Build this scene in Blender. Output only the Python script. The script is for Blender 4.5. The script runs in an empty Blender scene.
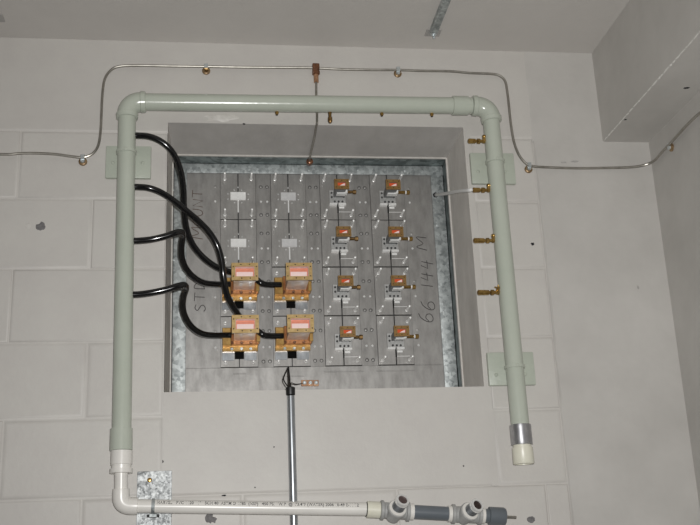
import bpy, bmesh, math, random
from mathutils import Vector, Matrix
random.seed(7)
scene = bpy.context.scene
col = scene.collection
PI = math.pi
S = 2.15                       # height of the working origin above the floor

# ------------------------------------------------------------------ camera
F = 1004.44
ROT = ((0.99121124, -0.12584542, -0.04078249),
       (-0.00139223, 0.2983435, -0.95445755),
       (0.1322813, 0.94612583, 0.29554622))
CAM = Vector((0.21943, -2.63339, -0.65583 + S))
RX, RY, RZ = (Vector(r) for r in ROT)


def ray(px, py):
    d = RX * ((px - 350) / F) + RY * ((py - 262.5) / F) + RZ
    return d


def at(px, py, Y):             # the point at depth Y (m behind the wall face) seen at that pixel
    d = ray(px, py)
    return CAM + d * ((Y - CAM.y) / d.y)


def V(x, y, z):
    return Vector((x, y, z + S))


cd = bpy.data.cameras.new('camera')
cd.sensor_width = 36
cd.lens = F * 36 / 700
cd.clip_start = 0.01
cam = bpy.data.objects.new('camera', cd)
col.objects.link(cam)
m = Matrix((RX, -RY, -RZ)).transposed().to_4x4()
m.translation = CAM
cam.matrix_world = m
scene.camera = cam

# ------------------------------------------------------------------ materials


def srgb(r, g, b):
    f = lambda c: (c / 255 / 12.92) if c / 255 <= 0.04045 else ((c / 255 + 0.055) / 1.055) ** 2.4
    return (f(r), f(g), f(b), 1)


def mat(name, color, rough=0.5, metal=0.0, var=None, vscale=20.0, stretch=(1, 1, 1), bump=0.0, bscale=150.0, spec=0.5, coat=0.0, rvar=0.0, detail=4):
    M = bpy.data.materials.new(name)
    M.use_nodes = True
    nt = M.node_tree
    b = nt.nodes['Principled BSDF']
    b.inputs['Base Color'].default_value = color
    b.inputs['Roughness'].default_value = rough
    b.inputs['Metallic'].default_value = metal
    b.inputs['Specular IOR Level'].default_value = spec
    b.inputs['Coat Weight'].default_value = coat
    tc = nt.nodes.new('ShaderNodeTexCoord')
    mp = nt.nodes.new('ShaderNodeMapping')
    mp.inputs['Scale'].default_value = stretch
    nt.links.new(tc.outputs['Object'], mp.inputs['Vector'])
    if var is not None:
        n = nt.nodes.new('ShaderNodeTexNoise')
        n.inputs['Scale'].default_value = vscale
        n.inputs['Detail'].default_value = detail
        n.inputs['Roughness'].default_value = 0.65
        nt.links.new(mp.outputs['Vector'], n.inputs['Vector'])
        r = nt.nodes.new('ShaderNodeValToRGB')
        r.color_ramp.elements[0].position = 0.3
        r.color_ramp.elements[1].position = 0.7
        r.color_ramp.elements[0].color = var
        r.color_ramp.elements[1].color = color
        nt.links.new(n.outputs['Fac'], r.inputs['Fac'])
        nt.links.new(r.outputs['Color'], b.inputs['Base Color'])
        if rvar:
            mr = nt.nodes.new('ShaderNodeMapRange')
            mr.inputs['To Min'].default_value = rough + rvar
            mr.inputs['To Max'].default_value = rough - rvar
            nt.links.new(n.outputs['Fac'], mr.inputs['Value'])
            nt.links.new(mr.outputs['Result'], b.inputs['Roughness'])
    if bump:
        n2 = nt.nodes.new('ShaderNodeTexNoise')
        n2.inputs['Scale'].default_value = bscale
        n2.inputs['Detail'].default_value = 4
        nt.links.new(mp.outputs['Vector'], n2.inputs['Vector'])
        bp = nt.nodes.new('ShaderNodeBump')
        bp.inputs['Strength'].default_value = bump
        bp.inputs['Distance'].default_value = 0.002
        nt.links.new(n2.outputs['Fac'], bp.inputs['Height'])
        nt.links.new(bp.outputs['Normal'], b.inputs['Normal'])
    return M


def galv_mat(name, c1, c2, scale, rough, metal):
    M = mat(name, c1, rough, metal)
    nt = M.node_tree
    b = nt.nodes['Principled BSDF']
    tc = next(n for n in nt.nodes if n.type == 'TEX_COORD')
    v = nt.nodes.new('ShaderNodeTexVoronoi')
    v.inputs['Scale'].default_value = scale
    nt.links.new(tc.outputs['Object'], v.inputs['Vector'])
    n = nt.nodes.new('ShaderNodeTexNoise')
    n.inputs['Scale'].default_value = scale * 0.35
    n.inputs['Detail'].default_value = 5
    nt.links.new(tc.outputs['Object'], n.inputs['Vector'])
    sep = nt.nodes.new('ShaderNodeSeparateColor')
    nt.links.new(v.outputs['Color'], sep.inputs['Color'])
    add = nt.nodes.new('ShaderNodeMath')
    add.operation = 'MULTIPLY_ADD'
    add.inputs[1].default_value = 0.45
    nt.links.new(sep.outputs[0], add.inputs[0])
    nt.links.new(n.outputs['Fac'], add.inputs[2])
    r = nt.nodes.new('ShaderNodeValToRGB')
    r.color_ramp.elements[0].position = 0.45
    r.color_ramp.elements[1].position = 1.0
    r.color_ramp.elements[0].color = c1
    r.color_ramp.elements[1].color = c2
    nt.links.new(add.outputs[0], r.inputs['Fac'])
    nt.links.new(r.outputs['Color'], b.inputs['Base Color'])
    return M


M = {}
M['wall'] = mat('painted_block', srgb(199, 196, 190), 0.5, 0, srgb(192, 188, 183), 6, (1, 1, 1), 0.3, 70, 0.4)
M['plaster'] = mat('painted_concrete', srgb(197, 194, 189), 0.5, 0, srgb(183, 180, 175), 4, (1, 1, 1), 0.4, 28, 0.4)
M['ceiling'] = mat('ceiling_paint', srgb(205, 201, 196), 0.7, 0, srgb(197, 193, 188), 3, (1, 1, 1), 0.25, 60, 0.3)
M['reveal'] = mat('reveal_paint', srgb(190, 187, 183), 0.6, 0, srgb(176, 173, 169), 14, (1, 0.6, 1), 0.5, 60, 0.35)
M['caulk'] = mat('white_caulk', srgb(215, 212, 206), 0.5, 0, srgb(195, 191, 185), 60, bump=0.4, bscale=120)
M['floor'] = mat('grey_concrete', srgb(185, 182, 177), 0.7, 0, srgb(165, 162, 157), 4, bump=0.3, bscale=60)
M['green'] = mat('grey_green_paint', srgb(186, 191, 179), 0.2, 0, srgb(180, 186, 173), 9, (1, 1, 1), 0.15, 45, 0.5)
M['plate_green'] = mat('grey_green_board_paint', srgb(182, 188, 175), 0.4, 0, srgb(175, 181, 168), 18, (1, 1, 1), 0.35, 90, 0.45)
M['galv'] = galv_mat('galvanised_steel', srgb(138, 143, 143), srgb(196, 201, 200), 110, 0.55, 0.5)
M['galv_bright'] = galv_mat('spangled_zinc', srgb(112, 115, 116), srgb(222, 225, 225), 200, 0.55, 0.3)
M['alu'] = mat('brushed_aluminium', srgb(175, 173, 170), 0.5, 0.75, srgb(146, 144, 141), 22, (1.8, 1, 0.7), 0.12, 160, rvar=0.07)
M['alu_dull'] = mat('dull_aluminium', srgb(166, 164, 161), 0.55, 0.7, srgb(138, 136, 133), 22, (2.0, 1, 0.6), 0.12, 160, rvar=0.07)
M['silver'] = mat('bright_aluminium', srgb(253, 253, 251), 0.3, 0.15, srgb(238, 238, 236), 60)
M['pin'] = mat('polished_pin_steel', srgb(252, 252, 250), 0.3, 0.3)
M['bracket'] = mat('cast_silver', srgb(196, 196, 194), 0.45, 0.4, srgb(166, 166, 164), 90)
M['bronze'] = mat('yellow_bronze', srgb(208, 170, 102), 0.36, 0.55, srgb(150, 110, 58), 45)
M['gold'] = mat('pale_bronze_flange', srgb(205, 178, 126), 0.45, 0.45, srgb(178, 146, 92), 90)
M['brown'] = mat('brown_bronze', srgb(160, 126, 74), 0.45, 0.4, srgb(126, 96, 54), 90)
M['copper'] = mat('copper', srgb(205, 165, 132), 0.35, 0.6, srgb(165, 122, 92), 60)
M['copper_dark'] = mat('aged_copper', srgb(150, 104, 76), 0.3, 0.65, srgb(100, 70, 54), 90)
M['pink'] = mat('pink_copper_lining', srgb(238, 158, 132), 0.4, 0.1, srgb(222, 132, 104), 60)
M['pale_window'] = mat('pale_pink_window', srgb(255, 236, 232), 0.35, 0.0, srgb(250, 222, 217), 60)
M['orange'] = mat('orange_lining', srgb(232, 100, 52), 0.35, 0.0, srgb(215, 78, 36), 60)
M['guide'] = mat('silvered_waveguide', srgb(244, 234, 231), 0.35, 0.0, srgb(180, 164, 158), 22)
M['brass'] = mat('brass', srgb(200, 166, 100), 0.22, 0.8, srgb(140, 106, 54), 80)
M['brass_dark'] = mat('tarnished_brass', srgb(150, 118, 72), 0.3, 0.75, srgb(92, 70, 42), 80)
M['chrome'] = mat('chrome', srgb(232, 232, 230), 0.2, 0.75)
M['steel'] = mat('steel_tube', srgb(172, 168, 160), 0.33, 0.75, srgb(140, 136, 128), 30)
M['conduit'] = mat('conduit_zinc', srgb(196, 200, 204), 0.33, 0.85, srgb(150, 154, 158), 40, (1, 1, 0.3))
M['band'] = mat('ribbed_silver_band', srgb(190, 190, 192), 0.35, 0.8, srgb(165, 165, 168), 40)
M['black'] = mat('black_hose_rubber', srgb(20, 20, 21), 0.16, 0, spec=0.6)
M['shadow_grey'] = mat('grey_backing', srgb(70, 70, 70), 0.7)
M['galv_shaded'] = galv_mat('shaded_zinc', srgb(86, 96, 95), srgb(150, 160, 160), 60, 0.45, 0.6)  # shade on the grazing-lit inner flanges, put into their colour
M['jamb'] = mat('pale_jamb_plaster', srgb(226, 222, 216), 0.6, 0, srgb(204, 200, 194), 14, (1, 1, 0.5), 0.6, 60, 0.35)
M['dark_guide'] = mat('dark_grey_guide', srgb(118, 119, 120), 0.5, 0.3)
M['reddish'] = mat('reddish_bronze', srgb(190, 134, 84), 0.36, 0.55, srgb(132, 82, 48), 45)
M['rim'] = mat('flash_lit_rim', srgb(245, 245, 243), 0.2, 0.5)
M['bore_brown'] = mat('dark_brown_bore', srgb(58, 46, 42), 0.5, 0.3)
M['cover_no_glint'] = mat('no_glint_cover_aluminium', srgb(226, 226, 226), 0.4, 0.3, srgb(208, 208, 208), 60)
M['bore'] = mat('dull_bore', srgb(92, 78, 76), 0.5, 0.4)
M['dark'] = mat('black_void', srgb(12, 12, 12), 0.8, 0, spec=0.1)
M['black_cap'] = mat('black_plastic', srgb(24, 24, 24), 0.45)
M['white_pvc'] = mat('white_pvc', srgb(228, 225, 219), 0.3, 0, srgb(223, 220, 214), 20, spec=0.5)
M['cream_pvc'] = mat('cream_pvc', srgb(226, 224, 208), 0.35, 0, srgb(220, 217, 200), 30)
M['white_tube'] = mat('milky_tubing', srgb(228, 228, 226), 0.35)
M['grey_pvc'] = mat('grey_pvc', srgb(104, 110, 116), 0.35, 0, srgb(97, 103, 108), 20)
M['grey_tee'] = mat('matt_grey_tee', srgb(170, 170, 168), 0.5, 0, srgb(156, 156, 154), 60, bump=0.3, bscale=200)
M['ink'] = mat('pencil_ink', srgb(58, 55, 55), 0.7)
M['rustink'] = mat('brown_marker', srgb(92, 74, 64), 0.7)
M['print'] = mat('black_print', srgb(66, 64, 66), 0.6)
M['stain'] = mat('bare_patch', srgb(128, 126, 126), 0.8, 0, srgb(96, 94, 94), 120)
M['scuff'] = mat('grey_scuff', srgb(176, 173, 169), 0.8, 0, srgb(158, 155, 152), 120)
M['hole'] = mat('dark_hole', srgb(30, 30, 34), 0.9)
M['chip'] = mat('chipped_white', srgb(222, 220, 215), 0.6, bump=0.5, bscale=200)
M['washer'] = mat('brown_washer', srgb(176, 150, 112), 0.4, 0.5, srgb(112, 88, 64), 120)
M['bolt'] = mat('zinc_bolt', srgb(215, 222, 224), 0.3, 0.8)

# ------------------------------------------------------------------ mesh helpers


def catmull(pts, n=6):
    pts = [Vector(p) for p in pts]
    if len(pts) < 3:
        return pts
    P = [pts[0] * 2 - pts[1]] + pts + [pts[-1] * 2 - pts[-2]]
    out = []
    for i in range(1, len(P) - 2):
        a, b, c, d = P[i - 1], P[i], P[i + 1], P[i + 2]
        for k in range(n):
            t = k / n
            out.append(0.5 * ((2 * b) + (c - a) * t + (2 * a - 5 * b + 4 * c - d) * t * t + (3 * b - a - 3 * c + d) * t ** 3))
    out.append(pts[-1])
    return out


class MB:
    def __init__(self):
        self.bm = bmesh.new()

    def box(self, x0, x1, y0, y1, z0, z1, bev=0.0, seg=1):
        bm = self.bm
        vs = [bm.verts.new((x, y, z)) for x in (x0, x1) for y in (y0, y1) for z in (z0, z1)]
        idx = [(0, 1, 3, 2), (4, 6, 7, 5), (0, 4, 5, 1), (2, 3, 7, 6), (0, 2, 6, 4), (1, 5, 7, 3)]
        fs = [bm.faces.new([vs[i] for i in f]) for f in idx]
        if bev:
            es = list({e for f in fs for e in f.edges})
            bmesh.ops.bevel(bm, geom=es, offset=bev, segments=seg, affect='EDGES', profile=0.5)
        return self

    def wbox(self, x0, x1, y0, y1, z0, z1, bev=0.0, seg=1):   # z given from the working origin
        return self.box(x0, x1, y0, y1, z0 + S, z1 + S, bev, seg)

    def rings(self, frames, seg, cap0=True, cap1=True):
        bm = self.bm
        R = []
        for c, u, v, r in frames:
            R.append([bm.verts.new(c + (u * math.cos(2 * PI * k / seg) + v * math.sin(2 * PI * k / seg)) * r) for k in range(seg)])
        for a, b in zip(R, R[1:]):
            for k in range(seg):
                bm.faces.new((a[k], a[(k + 1) % seg], b[(k + 1) % seg], b[k]))
        if cap0:
            bm.faces.new(R[0][::-1])
        if cap1:
            bm.faces.new(R[-1])
        return self

    def tube(self, pts, r, seg=14, cap=True):
        pts = [Vector(p) for p in pts]
        n = len(pts)
        rr = r if isinstance(r, (list, tuple)) else [r] * n
        T = []
        for i in range(n):
            T.append((pts[min(i + 1, n - 1)] - pts[max(i - 1, 0)]).normalized())
        u = T[0].orthogonal().normalized()
        fr = []
        for i in range(n):
            u = (u - T[i] * u.dot(T[i])).normalized()
            fr.append((pts[i], u, T[i].cross(u), rr[i]))
        return self.rings(fr, seg, cap, cap)

    def lathe(self, p, axis, prof, seg=24, cap=True):
        p = Vector(p)
        a = Vector(axis).normalized()
        u = a.orthogonal().normalized()
        v = a.cross(u)
        return self.rings([(p + a * t, u, v, max(r, 1e-5)) for t, r in prof], seg, cap, cap)

    def cyl(self, p0, p1, r, seg=20, bev=0.0):
        p0, p1 = Vector(p0), Vector(p1)
        L = (p1 - p0).length
        pr = [(0, r), (L, r)] if not bev else [(0, r - bev), (bev, r), (L - bev, r), (L, r - bev)]
        return self.lathe(p0, p1 - p0, pr, seg)

    def hexa(self, p0, p1, r, bev=0.0):
        return self.cyl(p0, p1, r, 6, bev)

    def prism(self, poly, y0, y1):          # poly of (x, z) extruded along y
        bm = self.bm
        a = [bm.verts.new((x, y0, z)) for x, z in poly]
        b = [bm.verts.new((x, y1, z)) for x, z in poly]
        n = len(poly)
        bm.faces.new(a)
        bm.faces.new(b[::-1])
        for k in range(n):
            bm.faces.new((a[k], b[k], b[(k + 1) % n], a[(k + 1) % n]))
        return self

    def frame(self, x0, x1, z0, z1, ix0, ix1, iz0, iz1, y0, y1, bev=0.0008):   # rectangular frame with an opening
        bm = self.bm
        o = [(x0, z0), (x1, z0), (x1, z1), (x0, z1)]
        i = [(ix0, iz0), (ix1, iz0), (ix1, iz1), (ix0, iz1)]
        G = {}
        for nm, pl in (('o', o), ('i', i)):
            for yk, y in ((0, y0), (1, y1)):
                G[nm, yk] = [bm.verts.new((x, y, z)) for x, z in pl]
        for k in range(4):
            j = (k + 1) % 4
            bm.faces.new((G['o', 0][k], G['o', 0][j], G['i', 0][j], G['i', 0][k]))
            bm.faces.new((G['o', 1][k], G['i', 1][k], G['i', 1][j], G['o', 1][j]))
            bm.faces.new((G['o', 0][k], G['o', 1][k], G['o', 1][j], G['o', 0][j]))
            bm.faces.new((G['i', 0][k], G['i', 0][j], G['i', 1][j], G['i', 1][k]))
        return self


BASE = {}


def obj(name, mb, material, parent=None, loc=None, sharp=35):
    bm = mb.bm
    bmesh.ops.recalc_face_normals(bm, faces=bm.faces[:])
    ca = math.radians(sharp)
    for f in bm.faces:
        f.smooth = True
    for e in bm.edges:
        if len(e.link_faces) == 2:
            e.smooth = e.calc_face_angle(0) < ca
        else:
            e.smooth = False
    L = BASE[parent.name] if parent is not None else Vector(loc if loc is not None else (0, 0, 0))
    bmesh.ops.translate(bm, verts=bm.verts[:], vec=-L)
    me = bpy.data.meshes.new(name)
    bm.to_mesh(me)
    bm.free()
    me.materials.append(M[material] if isinstance(material, str) else material)
    o = bpy.data.objects.new(name, me)
    col.objects.link(o)
    if parent is not None:
        o.parent = parent
    else:
        o.location = L
    BASE[o.name] = L
    return o


def tag(o, label, cat=None, group=None, kind=None):
    o['label'] = label
    if cat:
        o['category'] = cat
    if group:
        o['group'] = group
    if kind:
        o['kind'] = kind
    return o


def thing(name, loc, label, cat, group=None):
    o = bpy.data.objects.new(name, None)
    o.empty_display_size = 0.02
    col.objects.link(o)
    o.location = loc
    BASE[o.name] = Vector(loc)
    return tag(o, label, cat, group)


def copy_tree(o, parent=None, shift=None):
    c = o.copy()
    col.objects.link(c)
    if parent is not None:
        c.parent = parent
    if shift is not None:
        c.location = o.location + shift
        BASE[c.name] = BASE[o.name] + shift
    elif parent is not None:
        BASE[c.name] = BASE[parent.name]
    for ch in [x for x in bpy.data.objects if x.parent is o]:
        copy_tree(ch, c)
    return c


# ------------------------------------------------------------------ the room
CEIL, RIGHT, PL = 0.838, 1.507, 1.149
RL, RR, RT, RB, D = 0.0855, 0.940, 0.582, -0.186, 0.190
KL, KR, KT = 0.0912, 0.9305, 0.5640        # the opening narrows to this at depth D
LEFT, FRONT, FLOOR = -2.1, -4.2, -2.15
BACK = 0.285

# wall of painted blocks round the opening: every block face stands 2.5 mm proud of its joints
wb = MB()
rng = random.Random(3)


def block(x0, x1, z0, z1, g=0.0030, h=0.0030):
    """one block face with softly rounded edges, clipped by the caller"""
    bm = wb.bm
    if x1 - x0 < 0.012 or z1 - z0 < 0.012:
        return
    y = rng.uniform(-0.0004, 0.0004)
    gl = g * rng.uniform(0.7, 1.4)
    o = [(x0, z0), (x1, z0), (x1, z1), (x0, z1)]
    rows = []
    for ins, yy in ((0, h), (gl * 0.6, h), (gl * 1.1, h * 0.45), (gl * 1.9, y * 0.5), (gl * 3.2, y)):
        pl = [(x0 + ins, z0 + ins), (x1 - ins, z0 + ins), (x1 - ins, z1 - ins), (x0 + ins, z1 - ins)]
        rows.append([bm.verts.new((x, yy, z + S)) for x, z in pl])
    for a, b in zip(rows, rows[1:]):
        for k in range(4):
            bm.faces.new((a[k], a[(k + 1) % 4], b[(k + 1) % 4], b[k]))
    bm.faces.new(rows[-1])


def course(z0, z1, xa, xb, off):
    xs = [xa]
    k = math.ceil((xa - off) / 0.4 + 1e-6)
    while off + 0.4 * k < xb - 0.02:
        if off + 0.4 * k > xa + 0.02:
            xs.append(off + 0.4 * k)
        k += 1
    xs.append(xb)
    for a, b in zip(xs, xs[1:]):
        block(a, b, z0, z1)


OA, OB = -0.314, -0.114
zc = [0.55 - 0.2 * k for k in range(14)]
wb = MB()
for k in range(13):
    z1, z0 = zc[k], max(zc[k + 1], FLOOR)
    off = OA if k % 2 == 0 else OB
    if z1 <= FLOOR + 0.01:
        break
    if k < 5:
        course(z0, z1, LEFT, RL - 0.001, off)
        block(0.958, PL, z0, z1)
    else:
        course(z0, z1, LEFT, PL, off)
TH = 0.0024


def flat(x0, x1, z0, z1, y=0.0):
    v = [wb.bm.verts.new((x, y, z + S)) for x, z in ((x0, z0), (x1, z0), (x1, z1), (x0, z1))]
    wb.bm.faces.new(v)



def eased(x0, x1, z0, z1):      # plain render with a soft lower edge over the joint
    flat(x0, x1, z0 + 0.006, z1)
    for (za, ya), (zb, yb) in (((0.0, 0.003), (0.0025, 0.0012)), ((0.0025, 0.0012), (0.006, 0.0))):
        v = [wb.bm.verts.new(p) for p in ((x0, ya, z0 + za + S), (x1, ya, z0 + za + S), (x1, yb, z0 + zb + S), (x0, yb, z0 + zb + S))]
        wb.bm.faces.new(v)


eased(LEFT, RL, 0.55, CEIL)
flat(RL, RR, RT, CEIL)
eased(0.958, PL + 0.01, 0.55, CEIL)
flat(RR, 0.958, 0.55, CEIL)
flat(RR, 0.958, -0.45, 0.55)
eased(RL - 0.001, RR, -0.45, RB)
# returns of the opening (masonry thickness)
obj('wall_back', wb, 'wall', sharp=50)
wall_back = tag(bpy.data.objects['wall_back'], 'off-white painted concrete block wall around the square recess', 'wall', kind='structure')


def plane(name, pts, material, label, cat):
    mb = MB()
    mb.bm.faces.new([mb.bm.verts.new(p) for p in pts])
    o = obj(name, mb, material)
    return tag(o, label, cat, kind='structure')


# smooth concrete pier to the right of the blocks, with a ragged seam
mb = MB()
seam = [(PL + 0.004 + rng.uniform(-0.0025, 0.0025), CEIL - (CEIL - FLOOR) * k / 60) for k in range(61)]
for (xa, za), (xb, zb) in zip(seam, seam[1:]):
    vs = [mb.bm.verts.new((x, y, z + S)) for x, y, z in ((xa, -0.0012, za), (RIGHT, -0.0012, za), (RIGHT, -0.0012, zb), (xb, -0.0012, zb))]
    mb.bm.faces.new(vs)
    dp = 0.006 if za < 0.56 else 0.0003
    vs = [mb.bm.verts.new((x, y, z + S)) for x, y, z in ((xa - 0.006, dp, za), (xa, -0.0012, za), (xb, -0.0012, zb), (xb - 0.006, dp, zb))]
    mb.bm.faces.new(vs)
bmesh.ops.remove_doubles(mb.bm, verts=mb.bm.verts[:], dist=1e-5)
pier = obj('wall_pier', mb, 'plaster', sharp=30)
tag(pier, 'smooth off-white rendered pier between the blocks and the right corner', 'wall', kind='structure')

plane('wall_right', [V(RIGHT, 0.3, FLOOR), V(RIGHT, 0.3, CEIL), V(RIGHT, FRONT, CEIL), V(RIGHT, FRONT, FLOOR)], 'plaster', 'plain grey-white side wall at the right', 'wall')
plane('wall_left', [V(LEFT, 0.3, FLOOR), V(LEFT, 0.3, CEIL), V(LEFT, FRONT, CEIL), V(LEFT, FRONT, FLOOR)], 'plaster', 'plain side wall out of frame to the left', 'wall')
plane('wall_front', [V(LEFT, FRONT, FLOOR), V(LEFT, FRONT, CEIL), V(RIGHT, FRONT, CEIL), V(RIGHT, FRONT, FLOOR)], 'plaster', 'plain wall behind the camera', 'wall')
plane('ceiling', [V(LEFT, 0.3, CEIL), V(RIGHT, 0.3, CEIL), V(RIGHT, FRONT, CEIL), V(LEFT, FRONT, CEIL)], 'ceiling', 'flat grey-white painted concrete ceiling', 'ceiling')
plane('floor', [V(LEFT, 0.3, FLOOR), V(RIGHT, 0.3, FLOOR), V(RIGHT, FRONT, FLOOR), V(LEFT, FRONT, FLOOR)], 'floor', 'grey concrete floor', 'floor')

# returns of the opening, slightly splayed
for nm, mt, quads, lb in (
        ('wall_soffit', 'reveal', ([(RL, 0, RT), (RR, 0, RT), (KR, D, KT), (KL, D, KT)], [(KL, D, KT), (KR, D, KT), (KR, BACK, KT + 0.03), (KL, BACK, KT + 0.03)]), 'grey-painted soffit above the metal panel in the square recess'),
        ('wall_jamb', 'jamb', ([(RL, 0, RB), (RL, 0, RT), (KL, D, KT), (KL, D, RB)], [(KL, D, RB), (KL, D, KT), (KL - 0.012, BACK, KT + 0.03), (KL - 0.012, BACK, RB)],
                               [(RR, 0, RB), (RR, 0, RT), (KR, D, KT), (KR, D, RB)], [(KR, D, RB), (KR, D, KT), (KR + 0.012, BACK, KT + 0.03), (KR + 0.012, BACK, RB)]), 'pale plastered side faces of the square recess'),
        ('wall_sill', 'jamb', ([(RL, 0, RB), (RR, 0, RB), (RR, BACK, RB), (RL, BACK, RB)],), 'sill of the square recess under the panel')):
    mb = MB()
    for q in quads:
        mb.bm.faces.new([mb.bm.verts.new(V(*p)) for p in q])
    bmesh.ops.remove_doubles(mb.bm, verts=mb.bm.verts[:], dist=1e-5)
    tag(obj(nm, mb, mt, sharp=5), lb, 'recess face', kind='structure')
mb = MB()
mb.bm.faces.new([mb.bm.verts.new(V(*p)) for p in ((RL - .03, BACK, RB - .03), (RR + .03, BACK, RB - .03), (RR + .03, BACK, RT + .03), (RL - .03, BACK, RT + .03))])
rb = obj('wall_recess', mb, 'dark')
tag(rb, 'dark back of the recess behind the metal panel', 'wall', kind='structure')
# caulk bead round the back of the opening
mb = MB()
b_ = 0.0045
mb.wbox(KL, KR, D - 0.010, D - 0.001, KT - b_ + 0.001, KT + 0.001, 0.0015)
mb.wbox(KR - b_, KR + 0.001, D - 0.010, D - 0.001, RB, KT, 0.0015)
mb.wbox(KL - 0.001, KL + b_ - 0.001, D - 0.010, D - 0.001, RB, KT, 0.0015)
tr = obj('trim_1', mb, 'caulk')
tag(tr, 'white caulk bead where the recess faces meet the galvanized frame', 'caulk bead', kind='structure')

# boxed concrete beam in the corner of ceiling and right wall
BX, BZ = 1.3638, 0.5427
mb = MB()
mb.wbox(BX, RIGHT + 0.005, FRONT, 0.005, BZ, CEIL + 0.005, 0.003)
beam = obj('trim_2', mb, 'plaster')
tag(beam, 'boxed grey concrete beam along ceiling and right wall', 'beam', kind='structure')
mb = MB()
y = -0.015
while y > -0.9:
    L_ = rng.uniform(0.006, 0.03)
    r_ = rng.uniform(0.0012, 0.0028)
    mb.tube([V(BX + rng.uniform(0, 0.002), y, BZ + rng.uniform(0, 0.002)), V(BX + rng.uniform(0, 0.002), y - L_ / 2, BZ + rng.uniform(0, 0.002)), V(BX + rng.uniform(0, 0.002), y - L_, BZ + rng.uniform(0, 0.002))], [r_ * 0.5, r_, r_ * 0.4], 6)
    y -= L_ + rng.uniform(0, 0.009)
tag(obj('chipped_edge', mb, 'chip', beam), 'chipped white line along the lower beam edge')


def blot(name, c, nrm, rx, rz, material, parent, seed, wob=0.3, th=0.0008, label=None):
    """thin ragged patch lying on a surface"""
    rg = random.Random(seed)
    n = Vector(nrm).normalized()
    u = n.cross(Vector((0, 0, 1)))
    if u.length < 0.1:
        u = Vector((1, 0, 0))
    u.normalize()
    v = u.cross(n)
    mb = MB()
    N = 16
    ring = [(math.cos(2 * PI * k / N), math.sin(2 * PI * k / N), 1 + rg.uniform(-wob, wob)) for k in range(N)]
    lo = [mb.bm.verts.new(Vector(c) + u * rx * a * w + v * rz * b * w) for a, b, w in ring]
    hi = [mb.bm.verts.new(Vector(c) + n * th + u * rx * a * w * .85 + v * rz * b * w * .85) for a, b, w in ring]
    for k in range(N):
        mb.bm.faces.new((lo[k], lo[(k + 1) % N], hi[(k + 1) % N], hi[k]))
    mb.bm.faces.new(hi)
    mb.bm.faces.new(lo[::-1])
    o = obj(name, mb, material, parent)
    if label:
        o['label'] = label
    return o


NB = (0, -1, 0)
blot('bare_spot', at(41, 226.5, 0.0005), NB, 0.012, 0.013, 'stain', wall_back, 2, 0.25, label='grey bare spot in the paint')
blot('bare_spot', at(28, 226, 0.0005), NB, 0.007, 0.010, 'wall', wall_back, 4)
blot('bare_spot', at(210.5, 519, 0.0005), NB, 0.013, 0.012, 'stain', wall_back, 5, 0.4, label='dark bare spot under the white pipe')
blot('bare_spot', at(531, 519.5, 0.0005), NB, 0.012, 0.010, 'stain', wall_back, 6, 0.15, label='dark round spot beside the pipe end')
blot('nail_hole', at(532.5, 244, 0.0005), NB, 0.0055, 0.005, 'hole', wall_back, 8, 0.3)
blot('nail_hole', at(274, 447, 0.0005), NB, 0.0022, 0.0022, 'hole', wall_back, 9)
blot('nail_hole', at(224, 495.5, 0.0005), NB, 0.006, 0.0018, 'hole', wall_back, 10)
blot('nail_hole', at(255, 487.5, 0.0005), NB, 0.002, 0.002, 'hole', wall_back, 11)
blot('nail_hole', at(463.5, 466, 0.0005), NB, 0.0022, 0.0026, 'hole', wall_back, 12)
blot('nail_hole', at(163, 461.5, 0.0005), NB, 0.0018, 0.004, 'hole', wall_back, 13)
blot('nail_hole', at(244, 124, 0.0), NB, 0.004, 0.0025, 'hole', wall_back, 14)
blot('scuff', at(638, 287.5, -0.0012), NB, 0.003, 0.006, 'scuff', pier, 15)
blot('scuff', at(575, 161.5, -0.0012), NB, 0.012, 0.003, 'scuff', pier, 16)
blot('scuff', at(564, 162.5, -0.0012), NB, 0.009, 0.0025, 'scuff', pier, 17)
blot('nail_hole', V(1.462, -0.352, BZ), (0, 0, -1), 0.008, 0.005, 'hole', beam, 18, 0.4)
blot('nail_hole', V(1.372, -0.155, BZ), (0, 0, -1), 0.004, 0.004, 'hole', beam, 19, 0.3)
# loose plaster smear over the soffit edge
blot('plaster_patch', at(222, 118, 0), NB, 0.05, 0.012, 'caulk', wall_back, 21, 0.35, 0.0012)

# ------------------------------------------------------------------ galvanized frame and aluminium panel
fr = thing('galvanized_frame', V(0.513, 0.262, RB), 'galvanized steel angle frame around the metal panel inside the recess', 'frame')
YF = 0.262
zr = KT + 0.0045                # the face strips stop just short of the inner flanges
mb = MB()
mb.wbox(0.095, 0.934, YF - 0.001, YF + 0.002, 0.5375, zr, 0.0014, 2)
obj('rail', mb, 'galv', fr)
mb = MB()
mb.wbox(0.0935, 0.132, YF - 0.0015, YF + 0.004, RB + 0.0015, zr, 0.0015, 2)
obj('rail', mb, 'galv', fr)
mb = MB()
mb.wbox(0.893, 0.9325, YF - 0.0015, YF + 0.004, RB + 0.0015, zr, 0.0015, 2)
obj('rail', mb, 'galv', fr)
mb = MB()
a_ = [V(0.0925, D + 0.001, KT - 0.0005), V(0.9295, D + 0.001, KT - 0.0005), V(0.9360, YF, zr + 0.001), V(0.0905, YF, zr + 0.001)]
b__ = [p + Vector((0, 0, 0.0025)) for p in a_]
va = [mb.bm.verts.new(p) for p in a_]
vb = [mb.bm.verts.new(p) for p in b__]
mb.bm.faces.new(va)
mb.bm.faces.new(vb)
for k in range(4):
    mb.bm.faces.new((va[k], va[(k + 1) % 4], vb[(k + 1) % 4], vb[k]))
obj('inner_flange', mb, 'galv_shaded', fr)['label'] = 'dark inner flange under the soffit'
mb = MB()
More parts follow.
